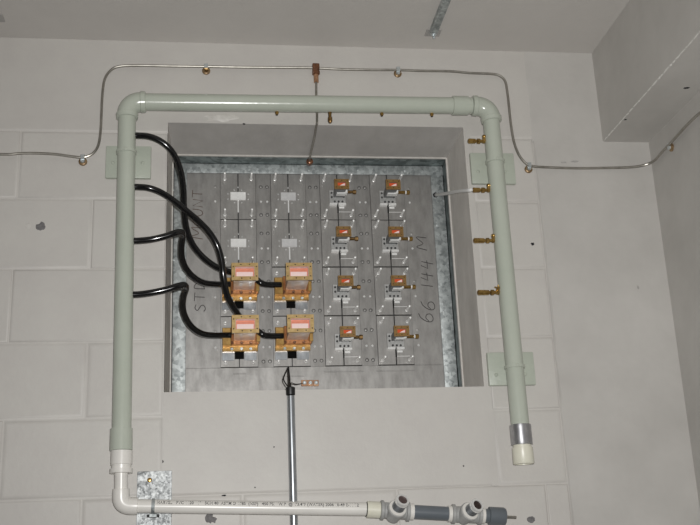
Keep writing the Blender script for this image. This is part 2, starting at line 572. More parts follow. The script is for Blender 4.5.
a_ = [V(KR - 0.0008, D + 0.001, RB + 0.0015), V(KR - 0.0008, D + 0.001, KT - 0.001), V(0.9345, YF + 0.003, KT), V(0.9345, YF + 0.003, RB + 0.0015)]
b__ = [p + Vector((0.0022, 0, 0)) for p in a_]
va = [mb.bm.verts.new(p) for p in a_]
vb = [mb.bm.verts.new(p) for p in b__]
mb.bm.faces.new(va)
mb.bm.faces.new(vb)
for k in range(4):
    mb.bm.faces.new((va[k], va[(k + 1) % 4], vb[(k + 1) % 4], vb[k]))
obj('inner_flange', mb, 'galv_shaded', fr)['label'] = 'dark inner flange along the right side'
for px, py in ((192, 170), (258, 168.5), (309, 170), (358, 170), (405, 170.5), (173, 190), (174, 260), (178, 350), (440, 255), (443, 303), (448, 351), (437, 225)):
    p = at(px, py, YF - 0.0015)
    mb = MB()
    mb.lathe(p + Vector((0, 0.001, 0)), NB, [(0, 0.0045), (0.002, 0.0045), (0.0028, 0.0035), (0.003, 0.002)], 14)
    obj('rivet', mb, 'galv', fr)

pn = thing('aluminium_panel', V(0.513, 0.274, RB), 'large dull aluminium panel with pencilled writing filling the recess', 'panel')
mb = MB()
mb.wbox(RL + 0.004, RR - 0.004, 0.276, 0.282, RB + 0.0015, 0.578)
obj('backing_sheet', mb, 'shadow_grey', pn)
CX = [0.287, 0.441, 0.594, 0.7515]
CZ = [0.463, 0.3115, 0.1588, 0.0063]
HW, HH = 0.054, 0.0748
strips = [(0.130, CX[0] - HW - 0.0004), (CX[0] + HW + 0.0004, CX[1] - HW - 0.0004), (CX[1] + HW + 0.0004, CX[2] - HW - 0.0004), (CX[2] + HW + 0.0004, CX[3] - HW - 0.0004), (CX[3] + HW + 0.0004, 0.895)]
for i, (a, b) in enumerate(strips):
    mb = MB()
    mb.wbox(a, b, 0.2685 if i in (1, 2, 3) else 0.2675, 0.2765, -0.0704, 0.545, 0.0004)
    obj('side_plate' if i in (0, 4) else 'spacer_strip', mb, 'alu_dull' if i in (1, 2, 3) else 'alu', pn)
mb = MB()
mb.wbox(0.130, 0.895, 0.2675, 0.2765, RB + 0.0015, -0.0706, 0.0004)
obj('bottom_plate', mb, 'alu', pn)
for a, b, z in ((0.535, 0.652, -0.0865), (0.690, 0.805, -0.0865), (0.268, 0.305, -0.088), (0.41, 0.475, -0.098)):
    mb = MB()
    mb.wbox(a, b, 0.2662, 0.268, z - 0.0015, z + 0.0015, 0.0005)
    obj('ledge_strip', mb, 'alu', pn)
# screws of the strips: a row of recessed rings and shiny dots per cell
scr = None


def screw(x, z, kind):
    mb = MB()
    p = V(x, 0.2685, z)
    if kind == 0:      # dull screw head sunk in a dark ring
        mb.lathe(p, NB, [(-0.0005, 0.0038), (0.0012, 0.0038), (0.0016, 0.0030), (0.0016, 0.0016), (0.0006, 0.0014)], 12)
        o = obj('screw', mb, 'alu', pn)
        mb = MB()
        mb.lathe(p, NB, [(-0.0005, 0.0055), (0.0005, 0.0055)], 14)
        obj('screw_recess', mb, 'shadow_grey', o)
    else:
        mb.lathe(p, NB, [(0, 0.0034), (0.0015, 0.0034), (0.0028, 0.0018)], 12)
        obj('screw', mb, 'pin', pn)


gx = [(0.2175,), (0.357, 0.376), (0.509, 0.528), (0.664, 0.682), (0.822,)]
for r in range(4):
    for i, xs in enumerate(gx):
        for x in xs:
            screw(x, CZ[r] + 0.0325, 0)
            screw(x, CZ[r] - 0.016, 1)
            if i in (1, 2, 3):
                screw(x, CZ[r] - 0.059, 0)

# handwriting as pencil strokes; each letter in a unit box (u to the right, v up)
GLYPH = {
    '6': [[(0.85, 1.0), (0.45, 0.85), (0.12, 0.45), (0.15, 0.1), (0.5, 0.0), (0.85, 0.15), (0.8, 0.42), (0.45, 0.5), (0.15, 0.3)]],
    '1': [[(0.55, 1.0), (0.45, 0.0)]],
    '4': [[(0.35, 1.0), (0.1, 0.45), (0.9, 0.5)], [(0.75, 0.95), (0.6, 0.0)]],
    'M': [[(0.0, 0.0), (0.15, 1.0), (0.5, 0.35), (0.95, 1.0), (1.0, 0.0)]],
    'N': [[(0.0, 0.0), (0.1, 1.0), (0.85, 0.0), (0.95, 1.0)]],
    'T': [[(0.0, 1.0), (1.0, 0.95)], [(0.5, 1.0), (0.5, 0.0)]],
    'U': [[(0.0, 1.0), (0.05, 0.3), (0.4, 0.0), (0.8, 0.25), (0.9, 1.0)]],
    'O': [[(0.5, 1.0), (0.1, 0.7), (0.1, 0.25), (0.5, 0.0), (0.9, 0.3), (0.9, 0.75), (0.5, 1.0)]],
    'S': [[(0.9, 0.9), (0.45, 1.0), (0.15, 0.75), (0.8, 0.4), (0.75, 0.1), (0.35, 0.0), (0.05, 0.15)]],
    'D': [[(0.1, 0.0), (0.15, 1.0), (0.8, 0.75), (0.85, 0.3), (0.1, 0.0)]],
    'L': [[(0.1, 1.0), (0.1, 0.0), (0.8, 0.0)]],
}


def handwriting(items, material, Y, up, label):
    """items: (glyph, z of its start, x of its baseline, advance width, letter height); reads upward"""
    for g, z, x, w, h in items:
        mb = MB()
        for st in GLYPH[g]:
            pts = [V(x - h * v, Y, z + w * u + 0.12 * w * v * up) for u, v in st]
            if len(st) > 4:
                pts = catmull(pts, 4)
            mb.tube(pts, 0.0011, 6)
        obj('pencil_writing', mb, material, pn)['label'] = label % g


num = []
for g, px, py, w_, h_ in (('6', 426, 315.5, 0.032, 0.044), ('6', 428, 303.5, 0.032, 0.042), ('1', 427, 283.5, 0.024, 0.036), ('4', 427, 274.5, 0.030, 0.038), ('4', 427, 262.5, 0.032, 0.038), ('M', 421.5, 241.5, 0.040, 0.032)):
    c_ = at(px, py + 2.5, 0.267)
    num.append((g, c_.z - S - w_ / 2, c_.x + h_ / 2, w_, h_))
handwriting(num, 'ink', 0.2672, 0.9, 'pencilled %s of the number 66 144 M')
handwriting([('M', 0.325, 0.180, 0.036, 0.034), ('O', 0.366, 0.180, 0.026, 0.030), ('U', 0.398, 0.180, 0.024, 0.030), ('N', 0.428, 0.180, 0.024, 0.030), ('T', 0.458, 0.178, 0.024, 0.030)], 'rustink', 0.2672, 0.5, 'brown marker letter %s of the word MOUNT')
handwriting([('S', 0.098, 0.188, 0.024, 0.030), ('T', 0.130, 0.186, 0.026, 0.030), ('D', 0.166, 0.186, 0.026, 0.030)], 'ink', 0.2672, 0.5, 'faint pencilled letter %s on the left plate')

# ------------------------------------------------------------------ the sixteen cells
YP = 0.2645                     # face of a cell plate


def cell_plate(root, cx, cz, gap=0.0026, hole=False):
    for s in (-1, 1):
        mb = MB()
        xa, xb = (cx - HW, cx - gap / 2) if s < 0 else (cx + gap / 2, cx + HW)
        if not hole:
            mb.wbox(xa, xb, YP, 0.2765, cz - HH, cz + HH, 0.0006)
        else:
            # square notch at the foot of the slot
            nx = 0.0135
            z0, z1 = cz - 0.052, cz - 0.020
            ox = cx + s * nx
            poly = [(cx + s * gap / 2, cz + HH), (cx + s * HW, cz + HH), (cx + s * HW, cz - HH), (cx + s * nx * 0.93, cz - HH), (cx + s * nx * 0.93, cz - HH + 0.0002), (ox, z0), (ox, z1), (cx + s * gap / 2, z1)]
            poly = [(cx + s * gap / 2, cz + HH), (cx + s * HW, cz + HH), (cx + s * HW, cz - HH), (cx + s * gap / 2, cz - HH), (cx + s * gap / 2, z0), (ox, z0), (ox, z1), (cx + s * gap / 2, z1)]
            mb.prism([(x, z + S) for x, z in poly], YP, 0.2765)
        obj('base_plate', mb, 'alu', root)


def peg(root, x, z, L=0.040):
    mb = MB()
    p = V(x, YP + 0.0005, z)
    mb.lathe(p, NB, [(0, 0.0050), (0.0012, 0.0050), (0.0016, 0.0041), (L - 0.003, 0.0038), (L - 0.0008, 0.0032), (L, 0.0020)], 14)
    obj('peg', mb, 'pin', root)


def pegs(root, cx, cz, L=0.050, which=((-1, 1), (1, 1), (-1, -1), (1, -1))):
    for sx, sz in which:
        peg(root, cx + sx * 0.0405, cz + sz * 0.0585 - 0.002, L)


def blank_cell(cx, cz):
    t = thing('blank_antenna_element', V(cx, 0.2765, cz), '', 'antenna element', 'blanked elements in the upper left of the panel')
    cell_plate(t, cx, cz)
    pegs(t, cx, cz)
    mb = MB()
    mb.wbox(cx - 0.0235, cx + 0.0235, YP - 0.0035, YP + 0.001, cz - 0.013, cz + 0.013, 0.0008)
    obj('cover_plate', mb, 'silver', t)  # near-white tone paints in the flash glint
    mb = MB()
    mb.wbox(cx - 0.0019, cx + 0.0019, YP - 0.0012, YP + 0.002, cz - 0.053, cz - 0.013, 0.0004)
    obj('slot_strip', mb, 'pin', t)
    for dx, dz in ((-0.031, 0.008), (-0.031, -0.009), (0.031, 0.008), (0.031, -0.009), (-0.011, -0.0205), (0.011, -0.0205), (-0.011, 0.0205), (0.011, 0.0205), (0, 0.029)):
        mb = MB()
        mb.lathe(V(cx + dx, YP, cz + dz), NB, [(-0.001, 0.003), (0.0012, 0.003), (0.002, 0.0018)], 12)
        obj('rivet', mb, 'bracket', t)
    return t


def large_cell(cx, cz):
    t = thing('large_waveguide_feed', V(cx, 0.2765, cz), '', 'antenna feed', 'large bronze-flanged feeds in the lower left of the panel')
    cell_plate(t, cx, cz, hole=True)
    mb = MB()
    mb.wbox(cx - 0.0138, cx + 0.0138, 0.2700, 0.2755, cz - 0.0522, cz - 0.0198)
    obj('slot_opening', mb, 'dark', t)['label'] = 'black square slot'
    pegs(t, cx, cz, 0.014, ((-1, -1), (1, -1)))
    pegs(t, cx, cz, 0.014, ((-1, 1),))
    peg(t, cx + 0.030, cz + 0.062, 0.035)
    bx = cx + 0.002
    # shiny cheek plates beside the slot
    for s in (-1, 1):
        mb = MB()
        xa, xb = sorted((cx + s * 0.0142, cx + s * 0.050))
        mb.wbox(xa, xb, YP - 0.0014, YP + 0.001, cz - 0.056, cz - 0.020, 0.0005)
        obj('cheek_plate', mb, 'conduit', t)
    # thick bronze mounting flange on the panel
    mb = MB()
    mb.wbox(bx - 0.0515, bx + 0.0515, YP - 0.012, YP, cz - 0.031, cz + 0.040, 0.001)
    base = obj('mounting_flange', mb, 'bronze', t)
    # second flange standing on it
    gxc, gzc = cx + 0.0135, cz + 0.0135
    mb = MB()
    mb.wbox(gxc - 0.038, gxc + 0.042, YP - 0.030, YP - 0.012, gzc - 0.0290, gzc + 0.026, 0.001)
    obj('transition_block', mb, 'reddish', t)
    for dx in (-0.026, 0.002, 0.029):
        mb = MB()
        p = V(cx + dx + 0.004, YP - 0.012, cz - 0.0245)
        mb.lathe(p, NB, [(0, 0.0048), (0.002, 0.0048), (0.0035, 0.0036), (0.0035, 0.0018), (0.002, 0.0016)], 12)
        obj('bolt', mb, 'bolt', t)
        mb = MB()
        p = V(cx + dx + 0.004, YP - 0.030, gzc - 0.0235)
        mb.lathe(p, NB, [(0, 0.0046), (0.003, 0.0046), (0.0042, 0.003)], 12)
        obj('bolt', mb, 'copper_dark', t)
    # left tab that takes the hose
    mb = MB()
    mb.wbox(bx - 0.0515, bx - 0.027, YP - 0.036, YP - 0.012, cz - 0.018, cz + 0.034, 0.0015)
    obj('hose_tab', mb, 'bronze', t)
    mb = MB()
    mb.wbox(gxc + 0.036, gxc + 0.046, YP - 0.045, YP - 0.012, gzc - 0.024, gzc + 0.006, 0.001)
    obj('outlet_tab', mb, 'bronze', t)
    # rectangular guide and front flange
    YFL = 0.100
    mb = MB()
    mb.frame(gxc - 0.0300, gxc + 0.0300, gzc - 0.0165 + S, gzc + 0.0165 + S, gxc - 0.026, gxc + 0.026, gzc - 0.0135 + S, gzc + 0.0135 + S, YFL + 0.004, YP - 0.029)
    obj('waveguide', mb, 'guide', t)
    mb = MB()
    mb.frame(gxc - 0.0375, gxc + 0.0375, gzc - 0.0255 + S, gzc + 0.0255 + S, gxc - 0.027, gxc + 0.027, gzc - 0.0145 + S, gzc + 0.0145 + S, YFL, YFL + 0.009)
    fl = obj('front_flange', mb, 'gold', t)
    mb = MB()
    i = 0.0002
    for q in ([(-1, 1), (1, 1)], [(-1, -1), (1, -1)], [(-1, -1), (-1, 1)], [(1, -1), (1, 1)]):
        (a, b), (c, d) = q
        mb.bm.faces.new([mb.bm.verts.new(V(gxc + x * (0.027 - i), yy, gzc + z * (0.0145 - i))) for x, z, yy in ((a, b, YFL + 0.0005), (c, d, YFL + 0.0005), (c, d, YFL + 0.045), (a, b, YFL + 0.045))])
    bmesh.ops.remove_doubles(mb.bm, verts=mb.bm.verts[:], dist=1e-5)
    obj('copper_lining', mb, 'pink', fl)
    mb = MB()
    mb.wbox(gxc - 0.0268, gxc + 0.0268, YFL + 0.018, YFL + 0.021, gzc - 0.0143, gzc + 0.0143)
    obj('lining_glow_plate', mb, 'pink', fl)  # added plate: salmon colour stands in for light bouncing in the lining
    mb = MB()
    mb.wbox(gxc - 0.0235, gxc + 0.0235, YFL + 0.0165, YFL + 0.0182, gzc - 0.0143, gzc + 0.0035, 0.0005)
    obj('end_window', mb, 'pale_window', fl)
    for dx, dz in ((-0.0325, 0.014), (-0.0325, -0.014), (0.0325, 0.014), (0.0325, -0.014), (-0.011, 0.020), (0.013, 0.020), (-0.009, -0.020), (0.015, -0.020)):
        mb = MB()
        mb.lathe(V(gxc + dx, YFL + 0.001, gzc + dz), NB, [(0, 0.0019), (0.0013, 0.0019)], 10)
        obj('bolt_hole', mb, 'hole', fl)
    return t


def small_cell(cx, cz, long_barb=False):
    t = thing('small_waveguide_feed', V(cx, 0.2765, cz), '', 'antenna feed', 'small brown-flanged feeds in the right half of the panel')
    cell_plate(t, cx, cz)
    pegs(t, cx, cz, 0.050)
    bz = cz - 0.003
    # silver foot plate, four corner screws, flash reflection below modelled as a pale strip
    mb = MB()
    mb.wbox(cx - 0.0265, cx + 0.0245, YP - 0.008, YP, bz - 0.022, bz + 0.022, 0.001)
    foot = obj('foot_plate', mb, 'bracket', t)
    mb = MB()
    mb.wbox(cx - 0.0265, cx - 0.003, YP - 0.014, YP, bz - 0.0285, bz - 0.0215, 0.0007)
    mb.wbox(cx + 0.001, cx + 0.0245, YP - 0.014, YP, bz - 0.0285, bz - 0.0215, 0.0007)
    obj('lip_reflection', mb, 'pin', foot)
    for dx, dz in ((-0.019, 0.013), (-0.019, -0.001), (-0.010, -0.0155), (0.002, -0.0155), (0.014, -0.0155), (0.0185, 0.0)):
        mb = MB()
        mb.lathe(V(cx + dx, YP - 0.008, bz + dz), NB, [(0, 0.0034), (0.0012, 0.0034), (0.0018, 0.0026), (0.0018, 0.0014), (0.0006, 0.001)], 12)
        obj('screw', mb, 'shadow_grey', foot)
    mb = MB()
    mb.wbox(cx - 0.0018, cx + 0.0022, YP - 0.001, YP + 0.004, cz - 0.052, bz - 0.022)
    obj('slot', mb, 'dark', t)
    mb = MB()
    mb.wbox(cx + 0.004, cx + 0.020, YP - 0.0016, YP + 0.001, cz - 0.0385, cz - 0.0325, 0.0005)
    obj('bracket_reflection', mb, 'silver', t)  # flash reflection of the bracket, laid on as a near-white strip
    mb = MB()
    mb.wbox(cx + 0.002, cx + 0.042, YP - 0.0008, YP + 0.001, cz - 0.0505, cz - 0.0490)
    obj('scribed_edge', mb, 'silver', t)
    # guide and front flange
    YFL = 0.165
    gx_, gz_ = cx + 0.002, cz + 0.004
    mb = MB()
    mb.frame(gx_ - 0.0155, gx_ + 0.0155, gz_ - 0.009 + S, gz_ + 0.009 + S, gx_ - 0.012, gx_ + 0.012, gz_ - 0.0055 + S, gz_ + 0.0055 + S, YFL + 0.003, YP - 0.007)
    obj('waveguide', mb, 'dark_guide', t)
    mb = MB()
    mb.wbox(gx_ - 0.010, gx_ + 0.018, YP - 0.052, YP - 0.030, gz_ - 0.0125, gz_ - 0.008, 0.0008)
    mb.wbox(gx_ + 0.011, gx_ + 0.023, YP - 0.055, YP - 0.030, gz_ - 0.011, gz_ + 0.006, 0.001)
    obj('water_jacket', mb, 'silver', t)
    mb = MB()
    mb.frame(gx_ - 0.0225, gx_ + 0.0225, gz_ - 0.0158 + S, gz_ + 0.0158 + S, gx_ - 0.0125, gx_ + 0.0125, gz_ - 0.0055 + S, gz_ + 0.0065 + S, YFL, YFL + 0.006)
    fl = obj('front_flange', mb, 'brown', t)
    mb = MB()
    mb.wbox(gx_ - 0.0124, gx_ + 0.0124, YFL + 0.0045, YFL + 0.0065, gz_ - 0.0055, gz_ + 0.0064)
    win = obj('orange_window', mb, 'orange', fl)
    mb = MB()
    mb.prism([(gx_ - 0.006, gz_ - 0.0042 + S), (gx_ + 0.0100, gz_ - 0.0042 + S), (gx_ + 0.0105, gz_ + 0.0032 + S), (gx_ + 0.004, gz_ + 0.0012 + S)], YFL + 0.0028, YFL + 0.0047)
    obj('painted_highlight', mb, 'pale_window', fl)  # white highlight inside the opening, built as a pale block
    for dx, dz in ((-0.017, 0.010), (0.017, 0.010), (-0.017, -0.010), (0.017, -0.010), (0.0, 0.0112), (0.0, -0.0112)):
        mb = MB()
        mb.lathe(V(gx_ + dx, YFL + 0.001, gz_ + dz), NB, [(0, 0.0014), (0.0012, 0.0014)], 8)
        obj('bolt_hole', mb, 'hole', fl)
    # brass hose barb out of the right side
    mb = MB()
    p = V(gx_ + 0.020, YP - 0.043, gz_ - 0.004)
    X = Vector((1, 0, 0))
    LB = 0.027 if long_barb else 0.017
    mb.lathe(p, X, [(0, 0.0062), (0.004, 0.0062), (0.0045, 0.0050), (LB, 0.0050), (LB + 0.0005, 0.0040), (LB + 0.004, 0.0040)], 14)
    barb = obj('hose_barb', mb, 'brass' if long_barb else 'brass_dark', t)
    mb = MB()
    mb.hexa(p + X * (LB + 0.003), p + X * (LB + 0.014), 0.0070, 0.001)
    obj('barb_nut', mb, 'brass' if long_barb else 'brass_dark', barb)
    mb = MB()
    mb.cyl(p + X * (LB - 0.001), p + X * (LB + 0.003), 0.0062, 14) if long_barb else mb.cyl(p + X * (-0.003), p + X * 0.003, 0.0066, 14)
    obj('barb_collar', mb, 'silver', barb)
    return t


ROWS = ['top row', 'second row', 'third row', 'bottom row']
first = None
for c in (0, 1):
    for r in (0, 1):
        if first is None:
            first = o = blank_cell(CX[0], CZ[0])
        else:
            o = copy_tree(first, None, Vector((CX[c] - CX[0], 0, CZ[r] - CZ[0])))
        if c == 1:
            for ch in [x for x in bpy.data.objects if x.parent is o and x.name.startswith('cover_plate')]:
                ch.data = ch.data.copy()
                ch.data.materials[0] = M['cover_no_glint']  # greyer copy: colour paints these covers as missing the flash glint
        o['label'] = {(0, 0): 'blanked element with cover plate painted glint-white, top left corner of the panel grid',
                      (1, 0): 'blanked element with cover plate painted glint-free grey, second column, top row',
                      (0, 1): 'blanked element with cover plate, leftmost column, just above a bronze feed',
                      (1, 1): 'blanked element with cover plate, second column, just above a bronze feed'}[c, r]
first = None
for c in (0, 1):
    for r in (2, 3):
        if first is None:
            first = o = large_cell(CX[0], CZ[2])
        else:
            o = copy_tree(first, None, Vector((CX[c] - CX[0], 0, CZ[r] - CZ[2])))
        o['label'] = {(0, 2): 'large bronze waveguide feed, upper left of the four, crossed by a black hose',
                      (1, 2): 'large bronze waveguide feed, upper right of the four',
                      (0, 3): 'large bronze waveguide feed, lower left of the four, hose entering its left tab',
                      (1, 3): 'large bronze waveguide feed, lower right of the four, above the conduit top'}[c, r]
first = None
for c in (2, 3):
    for r in range(4):
        if r == 0:
            first = o = small_cell(CX[c], CZ[0], c == 3)
        else:
            o = copy_tree(first, None, Vector((0, 0, CZ[r] - CZ[0])))
        o['label'] = 'small brown-flanged waveguide feed with brass barb, ' + ('third column of the panel, ' if c == 2 else 'rightmost column of the panel, ') + ROWS[r]

# ------------------------------------------------------------------ grey-green pipe manifold
YG = -0.058
RG = 0.0242
gp = thing('pipe_manifold', at(122, 430, YG), 'grey-green painted pipe running up, across and down around the recess', 'pipe')
A0 = at(121.5, 440, YG)
A1 = at(127.3, 112, YG)
EL = at(127.5, 102.2, YG)
B0 = at(145, 102, YG)
B1 = at(471.5, 105.8, YG)
ER = at(488.8, 106.5, YG)
C0 = at(490.8, 117, YG)
C1 = at(522.2, 446, YG)


def arc(p0, c, p1, n=10):
    return [(p0 * (1 - t) ** 2 + c * 2 * t * (1 - t) + p1 * t * t) for t in [k / n for k in range(n + 1)]]


obj('pipe', MB().cyl(A0, A1, RG, 32), 'green', gp)
obj('pipe', MB().cyl(B0, B1, RG, 32), 'green', gp)
obj('pipe', MB().cyl(C0, C0.lerp(C1, 0.95), RG, 32), 'green', gp)
# elbows with hubs
for p0, c, p1 in ((A1, EL, B0), (B1, ER, C0)):
    d0 = (c - p0).normalized()
    d1 = (p1 - c).normalized()
    mb = MB()
    q0, q1 = c - d0 * 0.042, c + d1 * 0.042
    mb.tube(arc(q0, c, q1, 14), 0.0278, 32)
    mb.lathe(q0 - d0 * 0.008, d0, [(0, 0.0268), (0.001, 0.0295), (0.013, 0.0305), (0.0145, 0.0280)], 32)
    mb.lathe(q1 + d1 * 0.008, -d1, [(0, 0.0268), (0.001, 0.0295), (0.013, 0.0305), (0.0145, 0.0280)], 32)
    obj('elbow', mb, 'green', gp)
# coupling before the right elbow
u = (B1 - B0).normalized()
mb = MB()
mb.lathe(at(452, 105.6, YG), u, [(0, 0.0245), (0.0008, 0.0282), (0.046, 0.0282), (0.047, 0.0245)], 32)
obj('coupling', mb, 'green', gp)
# coupling at the foot of the left leg and white adapter
dn = (A0 - A1).normalized()
k0 = at(121.5, 428.5, YG)
mb = MB()
mb.lathe(k0, dn, [(0, 0.0245), (0.0006, 0.0278), (0.054, 0.0282), (0.055, 0.026)], 32)
obj('coupling', mb, 'green', gp)
# silver band and cap on the right leg
dr = (C1 - C0).normalized()
k1 = C0.lerp(C1, (at(520, 424.5, YG).z - C0.z) / (C1.z - C0.z))
mb = MB()
pr = [(0, 0.0246)]
n = 7
for k in range(n + 1):
    pr.append((0.001 + 0.052 * k / n, 0.0280 if k % 2 == 0 else 0.0284))
pr.append((0.054, 0.0246))
mb.lathe(k1, dr, pr, 32)
obj('hose_band', mb, 'band', gp)
mb = MB()
mb.lathe(k1 + dr * 0.054, dr, [(0, 0.024), (0.006, 0.024), (0.0065, 0.0272), (0.0475, 0.0278), (0.0490, 0.0268), (0.0490, 0.022), (0.030, 0.0215)], 24)
obj('end_cap', mb, 'cream_pvc', gp)['label'] = 'milky white end cap'
# small nipples under the top pipe
for px, big in ((277, 0), (330, 1), (382, 0), (432, 0)):
    f = (px - 145) / (470 - 145)
    p = B0.lerp(B1, f) - Vector((0, -0.004, RG - 0.001))
    # place at the pixel column
    p.x = at(px, 112, YG).x
    dz = Vector((0, 0, -1))
    mb = MB()
    if big:
        mb.lathe(p, dz, [(0, 0.0055), (0.004, 0.0055), (0.0045, 0.0045), (0.016, 0.0045), (0.0165, 0.0062), (0.028, 0.0066), (0.031, 0.005), (0.033, 0.004)], 14)
        obj('hose_nipple', mb, 'brass_dark', gp)['label'] = 'long brass nipple under the top pipe'
    else:
        mb.lathe(p, dz, [(0, 0.0052), (0.006, 0.0052), (0.0065, 0.0038), (0.010, 0.0036)], 12)
        o = obj('hose_nipple', mb, 'brass', gp)
        mb = MB()
        mb.lathe(p + dz * 0.0095, dz, [(0, 0.0030), (0.0012, 0.0030)], 10)
        obj('nipple_bore', mb, 'hole', o)
# brass elbows with barbs on the inner side of the right leg
for i, (px, py, xp) in enumerate(((468, 141, 484), (472.5, 190, 489.5), (473.5, 240.5, 494), (477.5, 292.5, 500))):
    tip = at(px, py, YG)
    f = (tip.z - C0.z) / (C1.z - C0.z)
    pc = C0.lerp(C1, f)
    base = Vector((pc.x - RG + 0.002, YG, tip.z))
    X = Vector((-1, 0, 0))
    L_ = base.x - tip.x
    mb = MB()
    mb.lathe(base, X, [(0, 0.0064), (0.008, 0.0064), (0.009, 0.0046), (0.016, 0.0046)], 14)
    mb.cyl(base + Vector((-0.004, -0.002, 0.0)), base + Vector((-0.004, -0.002, 0.013)), 0.0052, 12, 0.001)
    body = obj('brass_valve', mb, 'brass', gp)
    mb = MB()
    if i == 3:
        c = base + Vector((-0.004, -0.003, 0.011))
        for k in range(5):
            a = 2 * PI * k / 5 + 0.3
            mb.tube([c, c + Vector((math.cos(a) * 0.011, -0.003, math.sin(a) * 0.009))], [0.0026, 0.0018], 8)
        mb.cyl(c, c + Vector((0, -0.006, 0)), 0.004, 10)
    else:
        mb.lathe(base + Vector((-0.004, -0.002, 0.011)), (0.15, -0.2, 1), [(0, 0.006), (0.002, 0.0066), (0.005, 0.0064), (0.007, 0.0045)], 12)
    obj('valve_knob', mb, 'brass', body)
    mb = MB()
    mb.hexa(base + X * 0.0155, base + X * 0.026, 0.0076, 0.0014)
    obj('hex_nut', mb, 'brass', body)
    mb = MB()
    mb.lathe(base + X * 0.027, X, [(0, 0.0044), (0.003, 0.0044), (0.0036, 0.0068), (L_ - 0.029, 0.0074), (L_ - 0.028, 0.0050), (L_ - 0.027, 0.0050), (L_ - 0.027, 0.003), (L_ - 0.031, 0.003)], 14)
    obj('hose_socket', mb, 'brass', body)

# brackets that hold the manifold
BR = [((105.5, 145.8, 151, 177.8), (115, 138, 152.5), A1, A0, 'grey-green pipe bracket on a square plate behind the left pipe leg', 'pipe_bracket'),
      ((471.2, 152.8, 515, 183.5), (486.5, 506, 162), C0, C1, 'grey-green pipe bracket at the upper right, below the elbow', 'pipe_bracket'),
      ((488.3, 352, 534.8, 385.2), (506, 526, 367), C0, C1, 'grey-green pipe bracket at the lower right, near the silver band', 'pipe_bracket')]
for (x0, y0, x1, y1), (xa, xb, yr), P0, P1, lab, nm in BR:
    a = at(x0, (y0 + y1) / 2, -0.014)
    b = at(x1, (y0 + y1) / 2, -0.014)
    t_ = at((x0 + x1) / 2, y0, -0.014)
    u_ = at((x0 + x1) / 2, y1, -0.014)
    t = thing(nm, Vector(((a.x + b.x) / 2, 0, u_.z)), lab, 'pipe bracket')
    mb = MB()
    mb.box(a.x, b.x, -0.014, 0.0, u_.z, t_.z, 0.0025, 2)
    obj('mounting_plate', mb, 'plate_green', t)
    rc = at((xa + xb) / 2, yr, YG)
    f = (rc.z - P0.z) / (P1.z - P0.z)
    pc = P0.lerp(P1, f)
    d = (P1 - P0).normalized()
    mb = MB()
    mb.lathe(pc - d * 0.0042, d, [(0, RG + 0.0003), (0.0004, RG + 0.0034), (0.008, RG + 0.0034), (0.0084, RG + 0.0003)], 32)
    mb.cyl(pc + Vector((0, RG, 0)), Vector((pc.x, -0.012, pc.z)), 0.008, 14)
    ring = obj('clamp_ring', mb, 'green', t)
    mb = MB()
    mb.lathe(pc + Vector((0, -RG - 0.0025, 0)), NB, [(0, 0.005), (0.0016, 0.005), (0.003, 0.003)], 12)
    obj('clamp_screw', mb, 'green', ring)
    for s in (-1, 1):
        mb = MB()
        sx = pc.x + s * 0.040 if a.x < pc.x + s * 0.040 - 0.008 and pc.x + s * 0.040 + 0.008 < b.x else None
        if sx is None:
            continue
        mb.lathe(Vector((sx, -0.0135, pc.z - 0.012)), NB, [(0, 0.0055), (0.0015, 0.0052), (0.0035, 0.003), (0.0037, 0.001)], 12)
        obj('plate_screw', mb, 'plate_green', t)

# ------------------------------------------------------------------ white and grey plastic pipe line
YW = -0.052
RW = 0.0166
J0 = at(121.8, 449.5, YG)
t = wp = thing('white_pipe', at(123, 505, YW), 'white plastic pipe with grey tees along the bottom, joined below the left leg', 'pipe')
K = at(120.5, 505.5, YW)
d0 = Vector((0, 0, -1))
mb = MB()
pr = [(0, 0.024), (0.0004, 0.0272), (0.034, 0.0272), (0.035, 0.0252), (0.044, 0.0245), (0.0442, 0.0285), (0.055, 0.0285), (0.0555, 0.018)]
mb.lathe(Vector((J0.x, YG, k0.z - 0.055)), d0, pr, 14)
ad = obj('adapter', mb, 'white_pvc', wp)
top = Vector((J0.x, YG, k0.z - 0.105))
H0 = at(133.5, 506, YW)
H1 = at(366, 509.2, YW)
hd = (H1 - H0).normalized()
K = Vector((top.x + 0.001, YW, H0.z - hd.z / hd.x * (H0.x - top.x)))
vt = (top - K).normalized()
obj('pipe', MB().cyl(top, K + vt * 0.03, RW, 28), 'white_pvc', wp)
mb = MB()
RE = 0.0212
e0, e1 = K + vt * 0.022, K + hd * 0.024
mb.tube([K + vt * 0.041, K + vt * 0.0405, K + vt * 0.03] + arc(e0, K, e1, 10) + [K + hd * 0.032, K + hd * 0.0405, K + hd * 0.041], [0.0168, RE - 0.0006] + [RE] * 13 + [RE - 0.0006, 0.0168], 28)
obj('elbow', mb, 'white_pvc', wp)
main = obj('pipe', MB().cyl(K + hd * 0.03, H1 + hd * 0.004, RW, 28), 'white_pvc', wp)
W = lambda px: at(px, 509, YW).x


Q0 = at(366, 509.3, YW)
Q1 = at(496, 516.3, YW)
hd2 = (Q1 - Q0).normalized()


def on(px):
    x = W(px)
    if px > 365.9:
        return Q0 + hd2 * ((x - Q0.x) / hd2.x)
    return H0 + hd * ((x - H0.x) / hd.x)


def lz(name, px0, px1, prof, material, seg=28, parent=None):
    p0, p1 = on(px0), on(px1)
    L_ = (p1 - p0).length
    mb = MB()
    mb.lathe(p0, hd2, [(L_ * f, r) for f, r in prof], seg)
    return obj(name, mb, material, parent or wp)


